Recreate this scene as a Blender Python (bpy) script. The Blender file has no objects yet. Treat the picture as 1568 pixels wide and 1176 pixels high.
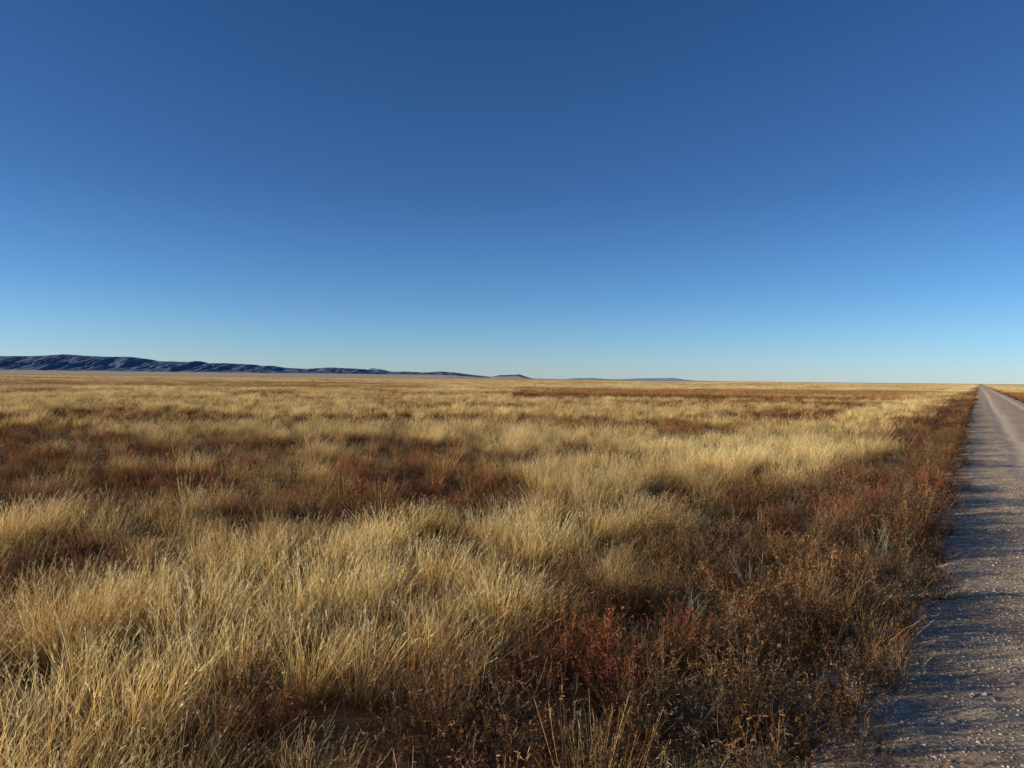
import bpy, bmesh, math, numpy as np
from mathutils import Matrix, Vector, noise as mn
rng = np.random.default_rng(7)
scene = bpy.context.scene
scene.view_settings.view_transform = 'Standard'
scene.view_settings.look = 'None'
scene.view_settings.exposure = 0

# ---------------------------------------------------------------- constants
F = 1140.0
CAM_H = 1.65
ROAD_A = math.atan((1500-784)/F)
UA = (math.sin(ROAD_A), math.cos(ROAD_A))
NA = (math.cos(ROAD_A), -math.sin(ROAD_A))
QL, QR = -0.45, 3.3
SUN_EL = math.radians(12.5)
SUN_AZ = math.radians(-99)      # from +Y, clockwise positive

# ---------------------------------------------------------------- helpers
def N(nt, t, **kw):
    n = nt.nodes.new(t)
    for k, v in kw.items():
        setattr(n, k, v)
    return n
def new_mat(name):
    m = bpy.data.materials.new(name); m.use_nodes = True
    m.node_tree.nodes.clear()
    return m, m.node_tree
def ramp(nt, stops, interp='LINEAR'):
    r = N(nt, 'ShaderNodeValToRGB'); cr = r.color_ramp; cr.interpolation = interp
    while len(cr.elements) < len(stops): cr.elements.new(0.5)
    for e, (p, c) in zip(cr.elements, stops):
        e.position = p; e.color = (c[0], c[1], c[2], 1)
    return r
def mesh_from(name, v, quads, attrs=None, smooth=False):
    me = bpy.data.meshes.new(name)
    v = np.asarray(v, dtype=np.float32); q = np.asarray(quads, dtype=np.int32)
    me.vertices.add(len(v)); me.vertices.foreach_set('co', v.ravel())
    if len(q):
        k = q.shape[1]
        me.loops.add(q.size); me.loops.foreach_set('vertex_index', q.ravel())
        me.polygons.add(len(q))
        me.polygons.foreach_set('loop_start', np.arange(0, q.size, k, dtype=np.int32))
        me.polygons.foreach_set('use_smooth', np.full(len(q), smooth))
    for nme, (typ, arr) in (attrs or {}).items():
        a = me.attributes.new(nme, typ, 'POINT')
        arr = np.asarray(arr)
        if typ == 'FLOAT': a.data.foreach_set('value', arr.astype(np.float32).ravel())
        elif typ == 'INT': a.data.foreach_set('value', arr.astype(np.int32).ravel())
        elif typ == 'FLOAT_VECTOR': a.data.foreach_set('vector', arr.astype(np.float32).ravel())
    me.update(); me.validate()
    return me
def link(me, name, mat=None):
    ob = bpy.data.objects.new(name, me)
    scene.collection.objects.link(ob)
    if mat: me.materials.append(mat)
    return ob

# ---------------------------------------------------------------- plant material
def plant_mat(name, stops, transl=0.3, var=0.35):
    m, nt = new_mat(name)
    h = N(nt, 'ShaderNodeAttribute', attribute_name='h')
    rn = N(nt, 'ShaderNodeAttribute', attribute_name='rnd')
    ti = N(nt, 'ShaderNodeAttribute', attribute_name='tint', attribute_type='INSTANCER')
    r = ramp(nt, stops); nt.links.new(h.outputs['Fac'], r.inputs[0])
    m1 = N(nt, 'ShaderNodeMix', data_type='RGBA', blend_type='MULTIPLY'); m1.inputs[0].default_value = 1
    nt.links.new(r.outputs[0], m1.inputs[6]); nt.links.new(ti.outputs['Color'], m1.inputs[7])
    mr = N(nt, 'ShaderNodeMapRange'); mr.inputs[3].default_value = 1-var; mr.inputs[4].default_value = 1+var
    nt.links.new(rn.outputs['Fac'], mr.inputs[0])
    m2 = N(nt, 'ShaderNodeVectorMath', operation='SCALE')
    nt.links.new(m1.outputs[2], m2.inputs[0]); nt.links.new(mr.outputs[0], m2.inputs['Scale'])
    d = N(nt, 'ShaderNodeBsdfDiffuse'); t = N(nt, 'ShaderNodeBsdfTranslucent')
    nt.links.new(m2.outputs[0], d.inputs[0]); nt.links.new(m2.outputs[0], t.inputs[0])
    mx = N(nt, 'ShaderNodeMixShader'); mx.inputs[0].default_value = transl
    nt.links.new(d.outputs[0], mx.inputs[1]); nt.links.new(t.outputs[0], mx.inputs[2])
    o = N(nt, 'ShaderNodeOutputMaterial'); nt.links.new(mx.outputs[0], o.inputs[0])
    return m
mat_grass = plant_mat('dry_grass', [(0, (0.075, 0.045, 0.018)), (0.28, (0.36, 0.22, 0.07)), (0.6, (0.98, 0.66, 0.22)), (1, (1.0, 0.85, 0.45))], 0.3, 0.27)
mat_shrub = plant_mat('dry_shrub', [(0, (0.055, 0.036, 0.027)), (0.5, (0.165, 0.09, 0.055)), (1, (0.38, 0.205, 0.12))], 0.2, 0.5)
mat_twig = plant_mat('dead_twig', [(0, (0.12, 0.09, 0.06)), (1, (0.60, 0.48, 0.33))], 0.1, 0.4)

# ---------------------------------------------------------------- plant meshes
def strips(P, W, wdir, hh, rr):
    n, k, _ = P.shape
    L = P - wdir[:, None, :]*W[:, :, None]; R = P + wdir[:, None, :]*W[:, :, None]
    v = np.stack([L, R], axis=2).reshape(-1, 3)
    h = np.repeat(hh[:, :, None], 2, axis=2).ravel()
    r = np.repeat(rr, k*2)
    b = (np.arange(n)*k*2)[:, None] + (np.arange(k-1)*2)[None, :]
    q = np.stack([b, b+1, b+3, b+2], axis=-1).reshape(-1, 4)
    return v, q, h, r
def combine(parts):
    V, Q, H, R = [], [], [], []; o = 0
    for v, q, h, r in parts:
        V.append(v); Q.append(q+o); H.append(h); R.append(r); o += len(v)
    return np.concatenate(V), np.concatenate(Q), np.concatenate(H), np.concatenate(R)
def make_grass(n, rad, hmin, hmax, w, segs, heads=0.5, nclump=None, lean=0.28, size=None):
    az = rng.uniform(0, 2*math.pi, n)
    if size:
        cc = rng.uniform(-size/2, size/2, (nclump, 2)); ch = rng.uniform(0.6, 1.2, nclump); ci = rng.integers(0, nclump, n)
        rr0 = rad*np.sqrt(rng.random(n)); base = cc[ci] + np.stack([np.cos(az)*rr0, np.sin(az)*rr0], 1); hs = ch[ci]
    else:
        rr0 = rad*rng.random(n)**0.7; base = np.stack([np.cos(az)*rr0, np.sin(az)*rr0], 1)
        hs = np.where(rng.random(n) < 0.10, rng.uniform(1.1, 1.35, n), 1.0)
    H = (hmin+(hmax-hmin)*rng.random(n)**0.9)*hs
    t = np.linspace(0, 1, segs+1)
    ln = np.abs(rng.normal(0, lean, n))*(0.3+0.7*rr0/rad)
    bend = rng.uniform(0.0, 0.35, n)
    laz = az + rng.normal(0, 0.9, n)
    dx = np.cos(laz)*ln + 0.05; dy = np.sin(laz)*ln + 0.02
    wx, wy = 0.10, 0.03
    P = np.zeros((n, segs+1, 3))
    P[:, :, 0] = base[:, 0:1] + H[:, None]*(dx[:, None]*t + (np.cos(laz)*bend*0.7+wx)[:, None]*t**2.5)
    P[:, :, 1] = base[:, 1:2] + H[:, None]*(dy[:, None]*t + (np.sin(laz)*bend*0.7+wy)[:, None]*t**2.5)
    P[:, :, 2] = H[:, None]*(t - (0.18*ln+0.15*bend)[:, None]*t**2) - 0.01
    wa = rng.uniform(0, math.pi, n); wd = np.stack([np.cos(wa), np.sin(wa), np.zeros(n)], 1)
    W = (w*rng.uniform(0.6, 1.3, n))[:, None]*(1.0-0.7*t)[None, :]
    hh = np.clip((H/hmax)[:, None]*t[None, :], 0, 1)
    parts = [strips(P, W, wd, hh, rng.random(n))]
    nh = int(n*heads)
    if nh:
        idx = rng.choice(n, nh, replace=False); m = 6
        a = P[idx, -2]; b = P[idx, -1]; d = (b-a); d /= np.linalg.norm(d, axis=1, keepdims=True)
        s = rng.random((nh, m)); pos = b[:, None, :] - d[:, None, :]*(s*0.09)[:, :, None]
        off = rng.normal(0, 1, (nh, m, 3)); off /= np.linalg.norm(off, axis=2, keepdims=True)
        ln2 = rng.uniform(0.010, 0.02, (nh, m))[:, :, None]
        e = pos + (d[:, None, :]*0.9 + off*0.5)*ln2
        PP = np.stack([pos, e], axis=2).reshape(-1, 2, 3)
        WW = np.tile(np.array([0.9, 0.4])*w, (nh*m, 1))
        wd2 = rng.normal(0, 1, (nh*m, 3)); wd2 /= np.linalg.norm(wd2, axis=1, keepdims=True)
        parts.append(strips(PP, WW, wd2, np.full((nh*m, 2), 1.0), np.repeat(rng.random(nh), m)))
    return combine(parts)
def make_shrub(ns, nb, nl, L0, spread, leafw, stemw, leaf=True):
    parts = []; SP = []; SW = []; SH = []; LP = []; LH = []
    for i in range(ns):
        az = rng.uniform(0, 2*math.pi); el = math.radians(rng.uniform(90-spread, 88))
        d = np.array([math.cos(az)*math.cos(el), math.sin(az)*math.cos(el), math.sin(el)])
        L = L0*rng.uniform(0.6, 1.1)
        pts = [np.array([math.cos(az)*0.02, math.sin(az)*0.02, -0.01])]
        for k in range(4):
            d = d + rng.normal(0, 0.16, 3) + np.array([0, 0, 0.06]); d /= np.linalg.norm(d)
            pts.append(pts[-1] + d*L/4)
        pts = np.array(pts); SP.append(pts); SW.append(stemw*np.array([1.2, 1, .8, .6, .3]))
        SH.append(pts[:, 2]/L0)
        for j in range(nb):
            s = rng.uniform(0.15, 1.0)*4; k = min(int(s), 3); p = pts[k] + (pts[k+1]-pts[k])*(s-k)
            dd = (pts[k+1]-pts[k]); dd = dd/np.linalg.norm(dd) + rng.normal(0, 0.55, 3); dd /= np.linalg.norm(dd)
            l = L0*rng.uniform(0.12, 0.38)
            bp = [p]
            for k2 in range(4):
                dd = dd + rng.normal(0, 0.12, 3) + np.array([0, 0, 0.07]); dd /= np.linalg.norm(dd); bp.append(bp[-1]+dd*l/4)
            bp = np.array(bp); bp[:, 2] = np.maximum(bp[:, 2], 0.01)
            SP.append(bp); SW.append(stemw*0.6*np.array([1, .9, .7, .5, .3])); SH.append(bp[:, 2]/L0)
            if leaf:
                for q in range(nl):
                    s2 = rng.uniform(0.1, 1)*4; k2 = min(int(s2), 3); c = bp[k2]+(bp[k2+1]-bp[k2])*(s2-k2)
                    ld = rng.normal(0, 1, 3)+dd*0.8; ld /= np.linalg.norm(ld)
                    e = c + ld*rng.uniform(0.008, 0.02)
                    LP.append([c, e]); LH.append([c[2]/L0]*2)
    SP = np.array(SP); n = len(SP)
    wd = rng.normal(0, 1, (n, 3)); wd[:, 2] *= 0.2; wd /= np.linalg.norm(wd, axis=1, keepdims=True)
    parts.append(strips(SP, np.array(SW), wd, np.clip(np.array(SH), 0, 1), rng.random(n)))
    if LP:
        LP = np.array(LP); n = len(LP)
        wd = rng.normal(0, 1, (n, 3)); wd /= np.linalg.norm(wd, axis=1, keepdims=True)
        parts.append(strips(LP, np.tile(np.array([1, .5])*leafw, (n, 1)), wd, np.clip(np.array(LH), 0, 1), rng.random(n)))
    return combine(parts)
def variants(cname, makers, mat):
    col = bpy.data.collections.new(cname)
    for i, mk in enumerate(makers):
        v, q, h, r = mk()
        me = mesh_from(f'{cname}_{i:02d}', v, q, {'h': ('FLOAT', h), 'rnd': ('FLOAT', r)})
        me.materials.append(mat[i] if isinstance(mat, list) else mat)
        col.objects.link(bpy.data.objects.new(f'{cname}_{i:02d}', me))
    return col
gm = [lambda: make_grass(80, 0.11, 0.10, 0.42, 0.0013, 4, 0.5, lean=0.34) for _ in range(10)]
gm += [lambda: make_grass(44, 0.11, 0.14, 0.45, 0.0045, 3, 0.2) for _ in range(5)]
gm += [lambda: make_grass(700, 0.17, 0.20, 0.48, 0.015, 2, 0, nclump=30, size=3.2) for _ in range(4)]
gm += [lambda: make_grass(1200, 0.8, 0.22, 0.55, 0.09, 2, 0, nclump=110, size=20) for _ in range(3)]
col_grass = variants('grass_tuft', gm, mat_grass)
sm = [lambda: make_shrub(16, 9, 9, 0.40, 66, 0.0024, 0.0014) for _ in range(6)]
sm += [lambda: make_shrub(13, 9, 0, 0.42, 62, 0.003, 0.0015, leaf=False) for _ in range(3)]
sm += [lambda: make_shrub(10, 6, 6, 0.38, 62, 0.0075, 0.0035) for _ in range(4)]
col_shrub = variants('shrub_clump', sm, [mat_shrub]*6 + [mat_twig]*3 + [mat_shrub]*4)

# ---------------------------------------------------------------- scatter
def gn_scatter(name, col):
    ng = bpy.data.node_groups.new(name, 'GeometryNodeTree')
    ng.interface.new_socket('Geometry', in_out='INPUT', socket_type='NodeSocketGeometry')
    ng.interface.new_socket('Geometry', in_out='OUTPUT', socket_type='NodeSocketGeometry')
    i = ng.nodes.new('NodeGroupInput'); o = ng.nodes.new('NodeGroupOutput')
    ci = ng.nodes.new('GeometryNodeCollectionInfo'); ci.inputs[0].default_value = col
    ci.inputs[1].default_value = True; ci.inputs[2].default_value = True
    mp = ng.nodes.new('GeometryNodeMeshToPoints')
    ip = ng.nodes.new('GeometryNodeInstanceOnPoints')
    def na(nm, t):
        n = ng.nodes.new('GeometryNodeInputNamedAttribute'); n.data_type = t; n.inputs[0].default_value = nm; return n.outputs[0]
    ng.links.new(i.outputs[0], mp.inputs[0]); ng.links.new(mp.outputs[0], ip.inputs['Points'])
    ng.links.new(ci.outputs[0], ip.inputs['Instance']); ip.inputs['Pick Instance'].default_value = True
    ng.links.new(na('idx', 'INT'), ip.inputs['Instance Index'])
    er = ng.nodes.new('FunctionNodeEulerToRotation'); ng.links.new(na('rot', 'FLOAT_VECTOR'), er.inputs[0])
    ng.links.new(er.outputs[0], ip.inputs['Rotation'])
    ng.links.new(na('scl', 'FLOAT_VECTOR'), ip.inputs['Scale'])
    ng.links.new(ip.outputs[0], o.inputs[0])
    return ng
def scatter(name, pts, idx, rot, scl, tint, col):
    me = mesh_from(name, pts, np.zeros((0, 4)), {'idx': ('INT', idx), 'rot': ('FLOAT_VECTOR', rot), 'scl': ('FLOAT_VECTOR', scl), 'tint': ('FLOAT_VECTOR', tint)})
    ob = link(me, name)
    md = ob.modifiers.new('scatter', 'NODES'); md.node_group = gn_scatter(name+'_nodes', col)
    return ob
def fb(x, y, s, seed, oct=3):
    return mn.fractal(Vector((x/s, y/s, seed)), 1.0, 2.0, oct)
def polar(r0, r1, a, dens, a2=None):
    a0, a1 = (-a, a) if a2 is None else (a, a2)
    A = 0.5*math.radians(a1-a0)*(r1*r1-r0*r0); n = int(A*dens)
    r = np.sqrt(rng.uniform(r0*r0, r1*r1, n)); t = np.radians(rng.uniform(a0, a1, n))
    return np.stack([r*np.sin(t), r*np.cos(t)], 1)
def corridor(s0, s1, q0, q1, dens):
    n = int((s1-s0)*(q1-q0)*dens); s = rng.uniform(s0, s1, n); q = rng.uniform(q0, q1, n)
    return np.stack([s*UA[0]+q*NA[0], s*UA[1]+q*NA[1]], 1)
def sm_(a, b, x):
    t = min(max((x-a)/(b-a), 0), 1); return t*t*(3-2*t)
def redness(x, y, q):
    r = math.hypot(x, y)
    n1 = fb(x, y, 2.2, 1.3); n2 = fb(x, y*1.5, 9, 8.1); n4 = fb(x, y, 0.8, 15.0, 2)
    v = 0.15 + 0.9*max(0, n2+0.12) + 0.85*max(n1-0.02, -0.2) + 0.35*n4
    v += 0.9*math.exp(-(((x+6.5)/9.0)**2 + ((y-13.5)/4.8)**2)**1.5)*(0.8+0.9*n1)
    v += 0.75*math.exp(-(((x-1.4)/2.8)**2 + ((y-9.3)/2.2)**2))
    v += 0.5*math.exp(-(((x+0.2)/1.0)**2 + ((y-3.4)/0.7)**2))
    if r > 25:
        n3 = fb(x, y, 40, 3.3); v += 1.0*max(0, n3)
        if x/max(y, 1) > 0.0 and 60 < y < 125: v += 0.7
        if x/max(y, 1) < -0.1 and 100 < y < 200: v += 0.5
    if q < 0: v -= 0.75*math.exp(-((q+4.2)/1.3)**2)
    wv = 0.7*fb(x, y, 1.7, 5.5)
    if q < 0: v += (0.92+0.3*n4)*(1-sm_(1.9, 2.8, -q+wv+0.02*min(r, 30)))
    if q > QR: v += 0.5*(1-sm_(0.8, 2.0, q-QR+wv))
    return v
G, S = [], []
def tint_grass(x, y, rd):
    n = fb(x, y, 0.8, 11.0, 2)*0.5; n2 = fb(x, y, 6, 21.0, 2)
    b = (1.12 + 0.45*n + 0.22*n2)*rng.uniform(0.72, 1.18)
    k = min(max(rd*0.95+rng.normal(0, 0.18), 0), 1)
    g = rng.random()*0.6
    c = np.array([1.0, 1.0, 1.0])*(1-g) + np.array([0.94, 0.98, 1.15])*g
    br = np.array([0.50, 0.34, 0.30])
    return (c*(1-k) + br*k)*b
def add_grass(P, lod):
    for x, y in P:
        q = x*NA[0]+y*NA[1]
        mg = {0: -0.2, 1: -0.05, 2: 1.7, 3: 11}[lod]
        wob = 0.45*mn.noise(Vector((x*1.3, y*1.3, 2)))
        if QL-mg+wob < q < QR+mg+wob: continue
        r = math.hypot(x, y)
        if r < 0.9: continue
        rd = redness(x, y, q)
        if lod <= 1:
            bare = fb(x, y, 0.65, 33, 2)
            strip = -2.9 < q < 0
            if bare < -0.33 and not strip: continue
            pshr = min(max((rd-0.22)*1.0, 0), 0.87)
            if rng.random() < pshr:
                if rng.random() < ((0.22 if strip else 0.42) if lod == 0 else 0.1): continue
                dead = rng.random() < (0.16 if strip else 0.08)
                idx = int(rng.integers(9, 13)) if lod == 1 else (int(rng.integers(6, 9)) if dead else int(rng.integers(0, 6)))
                on = QL-0.05 < q < QR+0.05
                s = rng.uniform(0.5, 1.1)*(0.62 if on else 1.0)
                if strip and not on and rng.random() < 0.2: s *= 1.3
                hs = s*(0.9 if q < -3 else 1.0)
                u = rng.random(); un = fb(x, y, 1.2, 77, 2)
                if un > 0.36: c = (1.2, 0.78, 0.68)
                elif u < 0.32: c = (0.95, 0.95, 0.92)
                elif u < 0.64: c = (1.35, 1.32, 0.95)
                elif u < 0.90: c = (0.75, 0.98, 0.95)
                else: c = (1.2, 0.85, 0.65)
                if not strip: c = (c[0]*1.1, c[1]*0.95, c[2]*0.88)
                bb = rng.uniform(0.5, 1.3)*(1.1 if not strip else 0.9)
                S.append((x, y, 0, idx, rng.normal(0, .1), rng.normal(0, .1), rng.uniform(0, 6.28), s, s, hs, c[0]*bb, c[1]*bb, c[2]*bb))
                continue
            if QL < q < QR and rng.random() < 0.75: continue
            if q > -2.0 and q < 0 and rng.random() < 0.3: continue
            idx = int(rng.integers(0, 10)) if lod == 0 else int(rng.integers(10, 15))
            hn = 1.0 + 0.38*fb(x, y, 0.8, 44, 2) + 0.2*fb(x, y, 4, 47, 2)
            s = rng.uniform(0.6, 1.2)*hn*(1-0.22*min(max(rd, 0), 1))
            if q > QL and q < 0: s *= 0.6
            rz = rng.normal(0, 0.9)
            c = tint_grass(x, y, rd)*(0.72+0.28*hn)
            G.append((x, y, 0, idx, rng.normal(0, .12), rng.normal(0, .12), rz, s*1.15, s*1.15, s*rng.uniform(.85, 1.15), *c))
        else:
            idx = int(rng.integers(15, 19)) if lod == 2 else int(rng.integers(19, 22))
            c = tint_grass(x, y, rd*0.9)
            G.append((x, y, 0, idx, 0, 0, rng.uniform(0, 6.28), 1, 1, rng.uniform(.8, 1.15), *c))
add_grass(polar(0.9, 14, -80, 27, 62), 0)
add_grass(polar(14, 24, -48, 15, 46), 0)
add_grass(corridor(-2, 12, -2.6, QL+0.2, 8), 0)
add_grass(corridor(-3, 24, QL-0.6, QL+0.25, 14), 0)
add_grass(polar(24, 75, -46, 8, 46), 1)
add_grass(corridor(24, 75, QL-0.5, QL+0.15, 10), 1)
add_grass(polar(75, 330, -44, 0.17, 44), 2)
add_grass(polar(330, 2600, -42, 0.003, 42), 3)
add_grass(corridor(70, 380, QL-2.3, QL, 7), 1)
add_grass(corridor(70, 380, QR, QR+2.3, 7), 1)
add_grass(corridor(320, 1600, QL-14, QL-1.8, 0.2), 2)
add_grass(corridor(320, 1600, QR+1.8, QR+14, 0.2), 2)
for x, y in polar(120, 900, -44, 0.0009, 44):
    q = x*NA[0]+y*NA[1]
    if -4 < q < 7: continue
    s = rng.uniform(1.2, 2.5)
    S.append((x, y, 0, int(rng.integers(9, 13)), 0, 0, rng.uniform(0, 6.28), s*1.6, s*1.6, s, 0.8, 0.9, 0.8))
G = np.array(G); S = np.array(S)
print('grass', len(G), 'shrub', len(S))
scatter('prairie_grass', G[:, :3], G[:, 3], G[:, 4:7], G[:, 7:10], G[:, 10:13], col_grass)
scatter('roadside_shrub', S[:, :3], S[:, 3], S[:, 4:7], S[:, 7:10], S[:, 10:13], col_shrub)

# ---------------------------------------------------------------- ground
m, nt = new_mat('dry_soil')
tc = N(nt, 'ShaderNodeTexCoord')
n1 = N(nt, 'ShaderNodeTexNoise'); n1.inputs['Scale'].default_value = 0.05; n1.inputs['Detail'].default_value = 6
n2 = N(nt, 'ShaderNodeTexNoise'); n2.inputs['Scale'].default_value = 9; n2.inputs['Detail'].default_value = 8; n2.inputs['Roughness'].default_value = 0.7
n3 = N(nt, 'ShaderNodeTexNoise'); n3.inputs['Scale'].default_value = 0.0016; n3.inputs['Detail'].default_value = 5
for n in (n1, n2, n3): nt.links.new(tc.outputs['Object'], n.inputs['Vector'])
r1 = ramp(nt, [(0.35, (0.26, 0.17, 0.09)), (0.62, (0.46, 0.33, 0.18))]); nt.links.new(n1.outputs[0], r1.inputs[0])
r2 = ramp(nt, [(0.3, (0.55, 0.5, 0.48)), (0.7, (1.15, 1.1, 1.05))]); nt.links.new(n2.outputs[0], r2.inputs[0])
r3 = ramp(nt, [(0.4, (0.75, 0.65, 0.6)), (0.6, (1.3, 1.2, 1.1))]); nt.links.new(n3.outputs[0], r3.inputs[0])
a = N(nt, 'ShaderNodeMix', data_type='RGBA', blend_type='MULTIPLY'); a.inputs[0].default_value = 1
b = N(nt, 'ShaderNodeMix', data_type='RGBA', blend_type='MULTIPLY'); b.inputs[0].default_value = 1
nt.links.new(r1.outputs[0], a.inputs[6]); nt.links.new(r2.outputs[0], a.inputs[7])
nt.links.new(a.outputs[2], b.inputs[6]); nt.links.new(r3.outputs[0], b.inputs[7])
bs = N(nt, 'ShaderNodeBsdfDiffuse'); nt.links.new(b.outputs[2], bs.inputs[0])
bp = N(nt, 'ShaderNodeBump'); bp.inputs['Strength'].default_value = 0.8; bp.inputs['Distance'].default_value = 0.05
nt.links.new(n2.outputs[0], bp.inputs['Height']); nt.links.new(bp.outputs[0], bs.inputs['Normal'])
o = N(nt, 'ShaderNodeOutputMaterial'); nt.links.new(bs.outputs[0], o.inputs[0])
mat_soil = m
bm = bmesh.new()
radii = np.geomspace(0.5, 60000, 70); na_ = 192
rings = [[bm.verts.new((r*math.sin(2*math.pi*j/na_), r*math.cos(2*math.pi*j/na_), 0)) for j in range(na_)] for r in radii]
c0 = bm.verts.new((0, 0, 0))
for j in range(na_):
    j2 = (j+1) % na_
    bm.faces.new((c0, rings[0][j2], rings[0][j]))
    for i in range(len(radii)-1):
        bm.faces.new((rings[i][j], rings[i][j2], rings[i+1][j2], rings[i+1][j]))
bmesh.ops.recalc_face_normals(bm, faces=bm.faces)
me = bpy.data.meshes.new('prairie_ground'); bm.to_mesh(me); bm.free()
link(me, 'prairie_ground', mat_soil)

# ---------------------------------------------------------------- road
m, nt = new_mat('gravel')
tc = N(nt, 'ShaderNodeTexCoord')
trk = N(nt, 'ShaderNodeAttribute', attribute_name='track')
big = N(nt, 'ShaderNodeTexNoise'); big.inputs['Scale'].default_value = 1.3; big.inputs['Detail'].default_value = 6
fine = N(nt, 'ShaderNodeTexNoise'); fine.inputs['Scale'].default_value = 22; fine.inputs['Detail'].default_value = 8; fine.inputs['Roughness'].default_value = 0.8
vor = N(nt, 'ShaderNodeTexVoronoi'); vor.inputs['Scale'].default_value = 42
for n in (big, fine, vor): nt.links.new(tc.outputs['Object'], n.inputs['Vector'])
r1 = ramp(nt, [(0.35, (0.82, 0.58, 0.39)), (0.65, (1.0, 0.76, 0.53))]); nt.links.new(big.outputs[0], r1.inputs[0])
r2 = ramp(nt, [(0.35, (0.58, 0.57, 0.56)), (0.58, (1.06, 1.06, 1.06))]); nt.links.new(fine.outputs[0], r2.inputs[0])
a = N(nt, 'ShaderNodeMix', data_type='RGBA', blend_type='MULTIPLY'); a.inputs[0].default_value = 1
nt.links.new(r1.outputs[0], a.inputs[6]); nt.links.new(r2.outputs[0], a.inputs[7])
tm = N(nt, 'ShaderNodeMix', data_type='RGBA', blend_type='MIX'); tm.inputs[7].default_value = (1.0, 0.80, 0.58, 1)
tf = N(nt, 'ShaderNodeMath', operation='MULTIPLY'); tf.inputs[1].default_value = 0.9
nt.links.new(trk.outputs['Fac'], tf.inputs[0]); nt.links.new(tf.outputs[0], tm.inputs[0]); nt.links.new(a.outputs[2], tm.inputs[6])
bs = N(nt, 'ShaderNodeBsdfDiffuse'); nt.links.new(tm.outputs[2], bs.inputs[0])
hm = N(nt, 'ShaderNodeMath', operation='MULTIPLY_ADD'); hm.inputs[1].default_value = -0.4
nt.links.new(vor.outputs['Distance'], hm.inputs[0]); nt.links.new(fine.outputs[0], hm.inputs[2])
bp = N(nt, 'ShaderNodeBump'); bp.inputs['Strength'].default_value = 1.0; bp.inputs['Distance'].default_value = 0.08
nt.links.new(hm.outputs[0], bp.inputs['Height']); nt.links.new(bp.outputs[0], bs.inputs['Normal'])
o = N(nt, 'ShaderNodeOutputMaterial'); nt.links.new(bs.outputs[0], o.inputs[0])
mat_gravel = m
def tr_(q, x, y):
    w = 0.12*fb(x, y, 3.0, 6.6, 2)
    return math.exp(-((q-0.8+w)/0.22)**2)+math.exp(-((q-2.4+w)/0.22)**2)
def road_z(x, y, q, s):
    f = (q-QL)/(QR-QL); tr = tr_(q, x, y)
    z = 0.028 + 0.026*math.sin(math.pi*min(max(f, 0), 1)) - 0.03*tr
    if s < 80: z += 0.020*fb(x, y, 0.38, 2.2, 4)*(1-0.5*min(tr, 1))
    z = max(z, 0.007)
    ed = min(q-QL, QR-q) + 0.18 + 0.5*fb(x, y, 0.8, 4.4, 3)
    return -0.012 + (z+0.012)*sm_(-0.02, 0.4, ed)
ss = list(np.arange(-6, 22, 0.05)); s = 22; st = 0.06
while s < 4000:
    ss.append(s); st *= 1.06; s += st
ss.append(4000); nq = 84
V = []; Q = []; T = []
for s in ss:
    for j in range(nq+1):
        q = QL-0.35 + (QR-QL+0.7)*j/nq; x = s*UA[0]+q*NA[0]; y = s*UA[1]+q*NA[1]
        V.append((x, y, road_z(x, y, q, s))); T.append(min(tr_(q, x, y), 1))
for i in range(len(ss)-1):
    for j in range(nq):
        k = i*(nq+1)+j; Q.append((k, k+1, k+nq+2, k+nq+1))
link(mesh_from('gravel_road', V, Q, {'track': ('FLOAT', T)}, smooth=True), 'gravel_road', mat_gravel)
m, nt = new_mat('stone')
ti = N(nt, 'ShaderNodeAttribute', attribute_name='tint', attribute_type='INSTANCER')
bs = N(nt, 'ShaderNodeBsdfDiffuse'); nt.links.new(ti.outputs['Color'], bs.inputs[0])
o = N(nt, 'ShaderNodeOutputMaterial'); nt.links.new(bs.outputs[0], o.inputs[0])
cs = bpy.data.collections.new('stones')
for i in range(5):
    bm = bmesh.new(); bmesh.ops.create_icosphere(bm, subdivisions=2, radius=1)
    for v in bm.verts: v.co *= 1+0.35*mn.noise(v.co*1.1+Vector((i*7, 0, 0))); v.co.z *= 0.6
    me = bpy.data.meshes.new(f'stone_{i}'); bm.to_mesh(me); bm.free(); me.materials.append(m)
    cs.objects.link(bpy.data.objects.new(f'stone_{i}', me))
rows = []
for k in range(100000):
    s = -1 + 26*rng.random()**1.4; q = rng.uniform(QL-0.5, QR+0.3)
    x = s*UA[0]+q*NA[0]; y = s*UA[1]+q*NA[1]
    if rng.random() < 0.85*tr_(q, x, y): continue
    z = max(road_z(x, y, q, s), 0)
    sz = min(0.0034*math.exp(abs(rng.normal(0, 0.5))), 0.013); g = rng.uniform(0.35, 0.8)
    rows.append((x, y, z, rng.integers(0, 5), 0, 0, rng.uniform(0, 6.28), sz, sz*rng.uniform(.7, 1.2), sz, g, g*0.80, g*0.62))
R = np.array(rows)
scatter('road_gravel', R[:, :3], R[:, 3], R[:, 4:7], R[:, 7:10], R[:, 10:13], cs)

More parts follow.
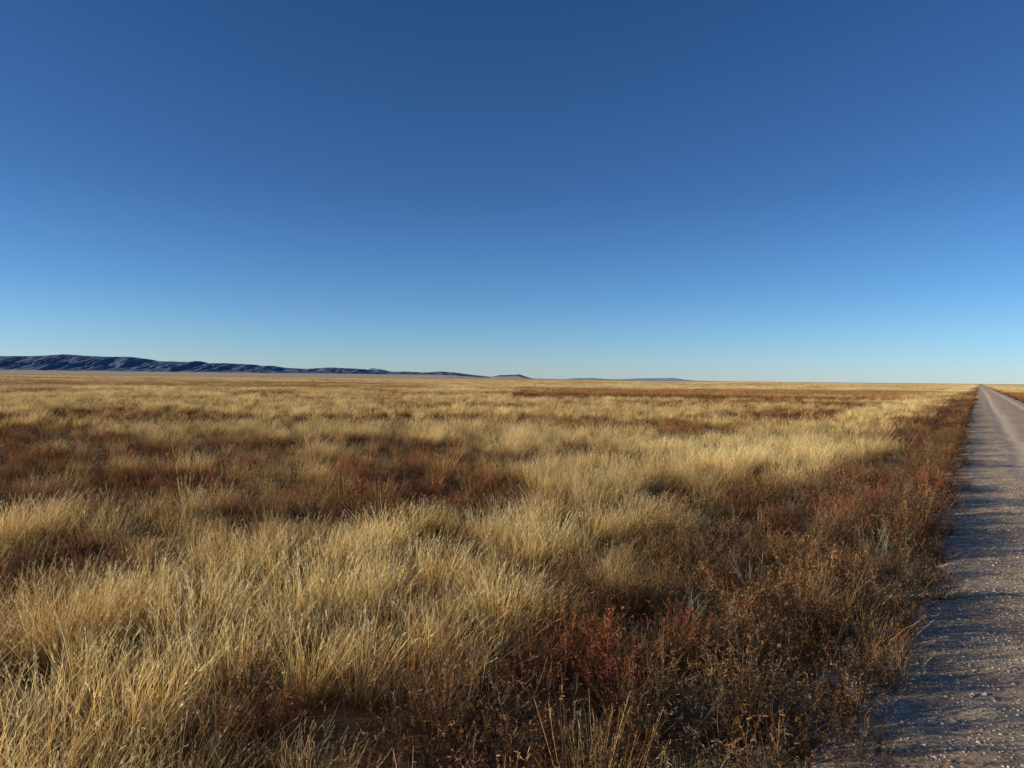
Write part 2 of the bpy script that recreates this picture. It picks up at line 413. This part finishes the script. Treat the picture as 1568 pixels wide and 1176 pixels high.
# ---------------------------------------------------------------- mountains
def mountain(name, prof, D, depth, apron, cols, seed, nx=700, ny=60):
    m, nt = new_mat(name+'_haze_tinted_rock')  # diffuse colour carries painted distance haze over the rock
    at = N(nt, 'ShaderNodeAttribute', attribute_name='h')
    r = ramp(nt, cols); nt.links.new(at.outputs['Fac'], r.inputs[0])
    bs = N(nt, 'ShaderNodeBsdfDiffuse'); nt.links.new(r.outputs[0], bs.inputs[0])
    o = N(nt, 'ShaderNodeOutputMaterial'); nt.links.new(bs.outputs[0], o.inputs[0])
    px = np.array([p[0] for p in prof]); py = np.array([p[1] for p in prof])
    V = []; H = []
    xs = np.linspace(px[0], px[-1], nx)
    for j in range(ny):
        v = j/(ny-1)
        for x in xs:
            X = (x-784)/F*D; top = np.interp(x, px, py)/F*D + CAM_H
            if v < 0.2:
                Y = D - depth - apron*(1-v/0.2); z = apron*0.02*(v/0.2)**1.5*min(1, top/120); hv = 0.0
            else:
                u = (v-0.2)/0.8; Y = D - depth + u*depth*1.9
                bell = sm_(0, 0.53, u)*(1-sm_(0.58, 1.0, u))
                rg = abs(mn.noise(Vector((X/(0.022*D), Y/(0.07*D), seed))))*2
                rg2 = abs(mn.noise(Vector((X/(0.007*D), Y/(0.02*D), seed+4))))*2
                base = apron*0.02*min(1, top/120)
                f = bell**0.75
                mod = 1 - (1-f**3)*(0.38*rg+0.28*rg2)
                sil = 1.03 - 0.14*abs(mn.noise(Vector((X/(0.004*D), 0, seed+9))))
                z = base*(1-f)*(1 if u < 0.5 else (1-u)*2) + top*f*max(0.05, mod)*sil
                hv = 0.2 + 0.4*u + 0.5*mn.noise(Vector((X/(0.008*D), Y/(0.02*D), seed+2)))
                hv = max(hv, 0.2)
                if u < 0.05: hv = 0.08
            V.append((X, Y, z - (3 if v == 0 or v == 1 else 0))); H.append(hv)
    Q = [(j*nx+i, j*nx+i+1, (j+1)*nx+i+1, (j+1)*nx+i) for j in range(ny-1) for i in range(nx-1)]
    return link(mesh_from(name, V, Q, {'h': ('FLOAT', H)}, smooth=True), name, m)
def hor(x): return 572.7+0.0102*x
P = [(-500, 556), (-300, 548), (-150, 545), (-60, 543), (0, 546), (50, 546), (75, 545), (100, 543.5), (130, 545.5), (160, 547), (195, 547), (220, 550), (235, 553.5), (262, 554), (290, 555), (300, 553), (315, 557), (340, 556.5), (385, 558.5), (400, 561.5), (412, 560), (430, 563), (470, 565.5), (485, 564), (505, 563), (540, 564.5), (560, 566), (580, 568.5), (600, 570), (620, 569), (650, 570.5), (675, 569), (700, 571), (715, 573), (740, 576), (752, 577), (765, 574.5), (795, 573.5), (806, 577), (818, 580.5), (835, 581.5)]
P = [(x, max(hor(x)-y, -0.2)) for x, y in P]
tan_haze_blue = [(0, (0.70, 0.52, 0.36)), (0.1, (0.58, 0.46, 0.34)), (0.17, (0.17, 0.22, 0.28)), (0.45, (0.13, 0.19, 0.27)), (1, (0.17, 0.24, 0.33))]  # tan apron first, then aerial haze painted as bluish base colour
mountain('mountain_range', P, 15000, 1800, 3200, tan_haze_blue, 3.0)
P2 = [(540, 0), (555, 10), (568, 14.5), (580, 13.2), (600, 9.5), (620, 10), (650, 6), (700, 4), (860, 0.5), (880, 2.6), (905, 3.2), (930, 1.6), (958, 2.0), (975, 3.4), (1000, 3.6), (1030, 4.6), (1042, 2.6), (1060, 0.6), (1100, 0)]
haze_pale = [(0, (0.36, 0.48, 0.58)), (1, (0.40, 0.54, 0.64))]  # far haze painted straight into the hills' base colour
mountain('distant_hills', P2, 34000, 2500, 500, haze_pale, 8.0, nx=260, ny=30)

# ---------------------------------------------------------------- light
sd = Vector((math.sin(SUN_AZ)*math.cos(SUN_EL), math.cos(SUN_AZ)*math.cos(SUN_EL), math.sin(SUN_EL)))
L = bpy.data.lights.new('sun', 'SUN'); L.energy = 5.0; L.angle = math.radians(0.5); L.color = (1.0, 0.89, 0.67)
so = bpy.data.objects.new('sun', L); scene.collection.objects.link(so)
so.rotation_euler = sd.to_track_quat('Z', 'Y').to_euler(); so.location = (-20, -4, 20)
w = bpy.data.worlds.new('World'); scene.world = w; w.use_nodes = True
nt = w.node_tree; nt.nodes.clear()
sky = N(nt, 'ShaderNodeTexSky', sky_type='NISHITA'); sky.sun_disc = False
sky.sun_elevation = SUN_EL; sky.sun_rotation = SUN_AZ
sky.air_density = 1.0; sky.dust_density = 0.3; sky.ozone_density = 3.0; sky.altitude = 1500
tcw = N(nt, 'ShaderNodeTexCoord'); sx = N(nt, 'ShaderNodeSeparateXYZ'); nt.links.new(tcw.outputs['Generated'], sx.inputs[0])
rw = ramp(nt, [(0.0, (.86, 1.02, 1.42)), (0.056, (.72, .96, 1.28)), (0.11, (.58, .86, 1.18)), (0.238, (.43, .67, 0.97)), (0.354, (.39, .63, 0.92)), (0.457, (.34, .60, 0.90))])
nt.links.new(sx.outputs[2], rw.inputs[0])
mw = N(nt, 'ShaderNodeMix', data_type='RGBA', blend_type='MULTIPLY'); mw.inputs[0].default_value = 1
nt.links.new(sky.outputs[0], mw.inputs[6]); nt.links.new(rw.outputs[0], mw.inputs[7])
bg = N(nt, 'ShaderNodeBackground'); bg.inputs[1].default_value = 0.117
o = N(nt, 'ShaderNodeOutputWorld')
nt.links.new(mw.outputs[2], bg.inputs[0]); nt.links.new(bg.outputs[0], o.inputs[0])

# ---------------------------------------------------------------- camera
cd = bpy.data.cameras.new('camera'); cam = bpy.data.objects.new('camera', cd); scene.collection.objects.link(cam)
cd.sensor_width = 36; cd.lens = 36*F/1568; cd.clip_start = 0.05; cd.clip_end = 150000
cam.matrix_world = Matrix.Translation((0, 0, CAM_H)) @ Matrix.Rotation(math.radians(90-0.37), 4, 'X') @ Matrix.Rotation(math.radians(0.585), 4, 'Z')
scene.camera = cam
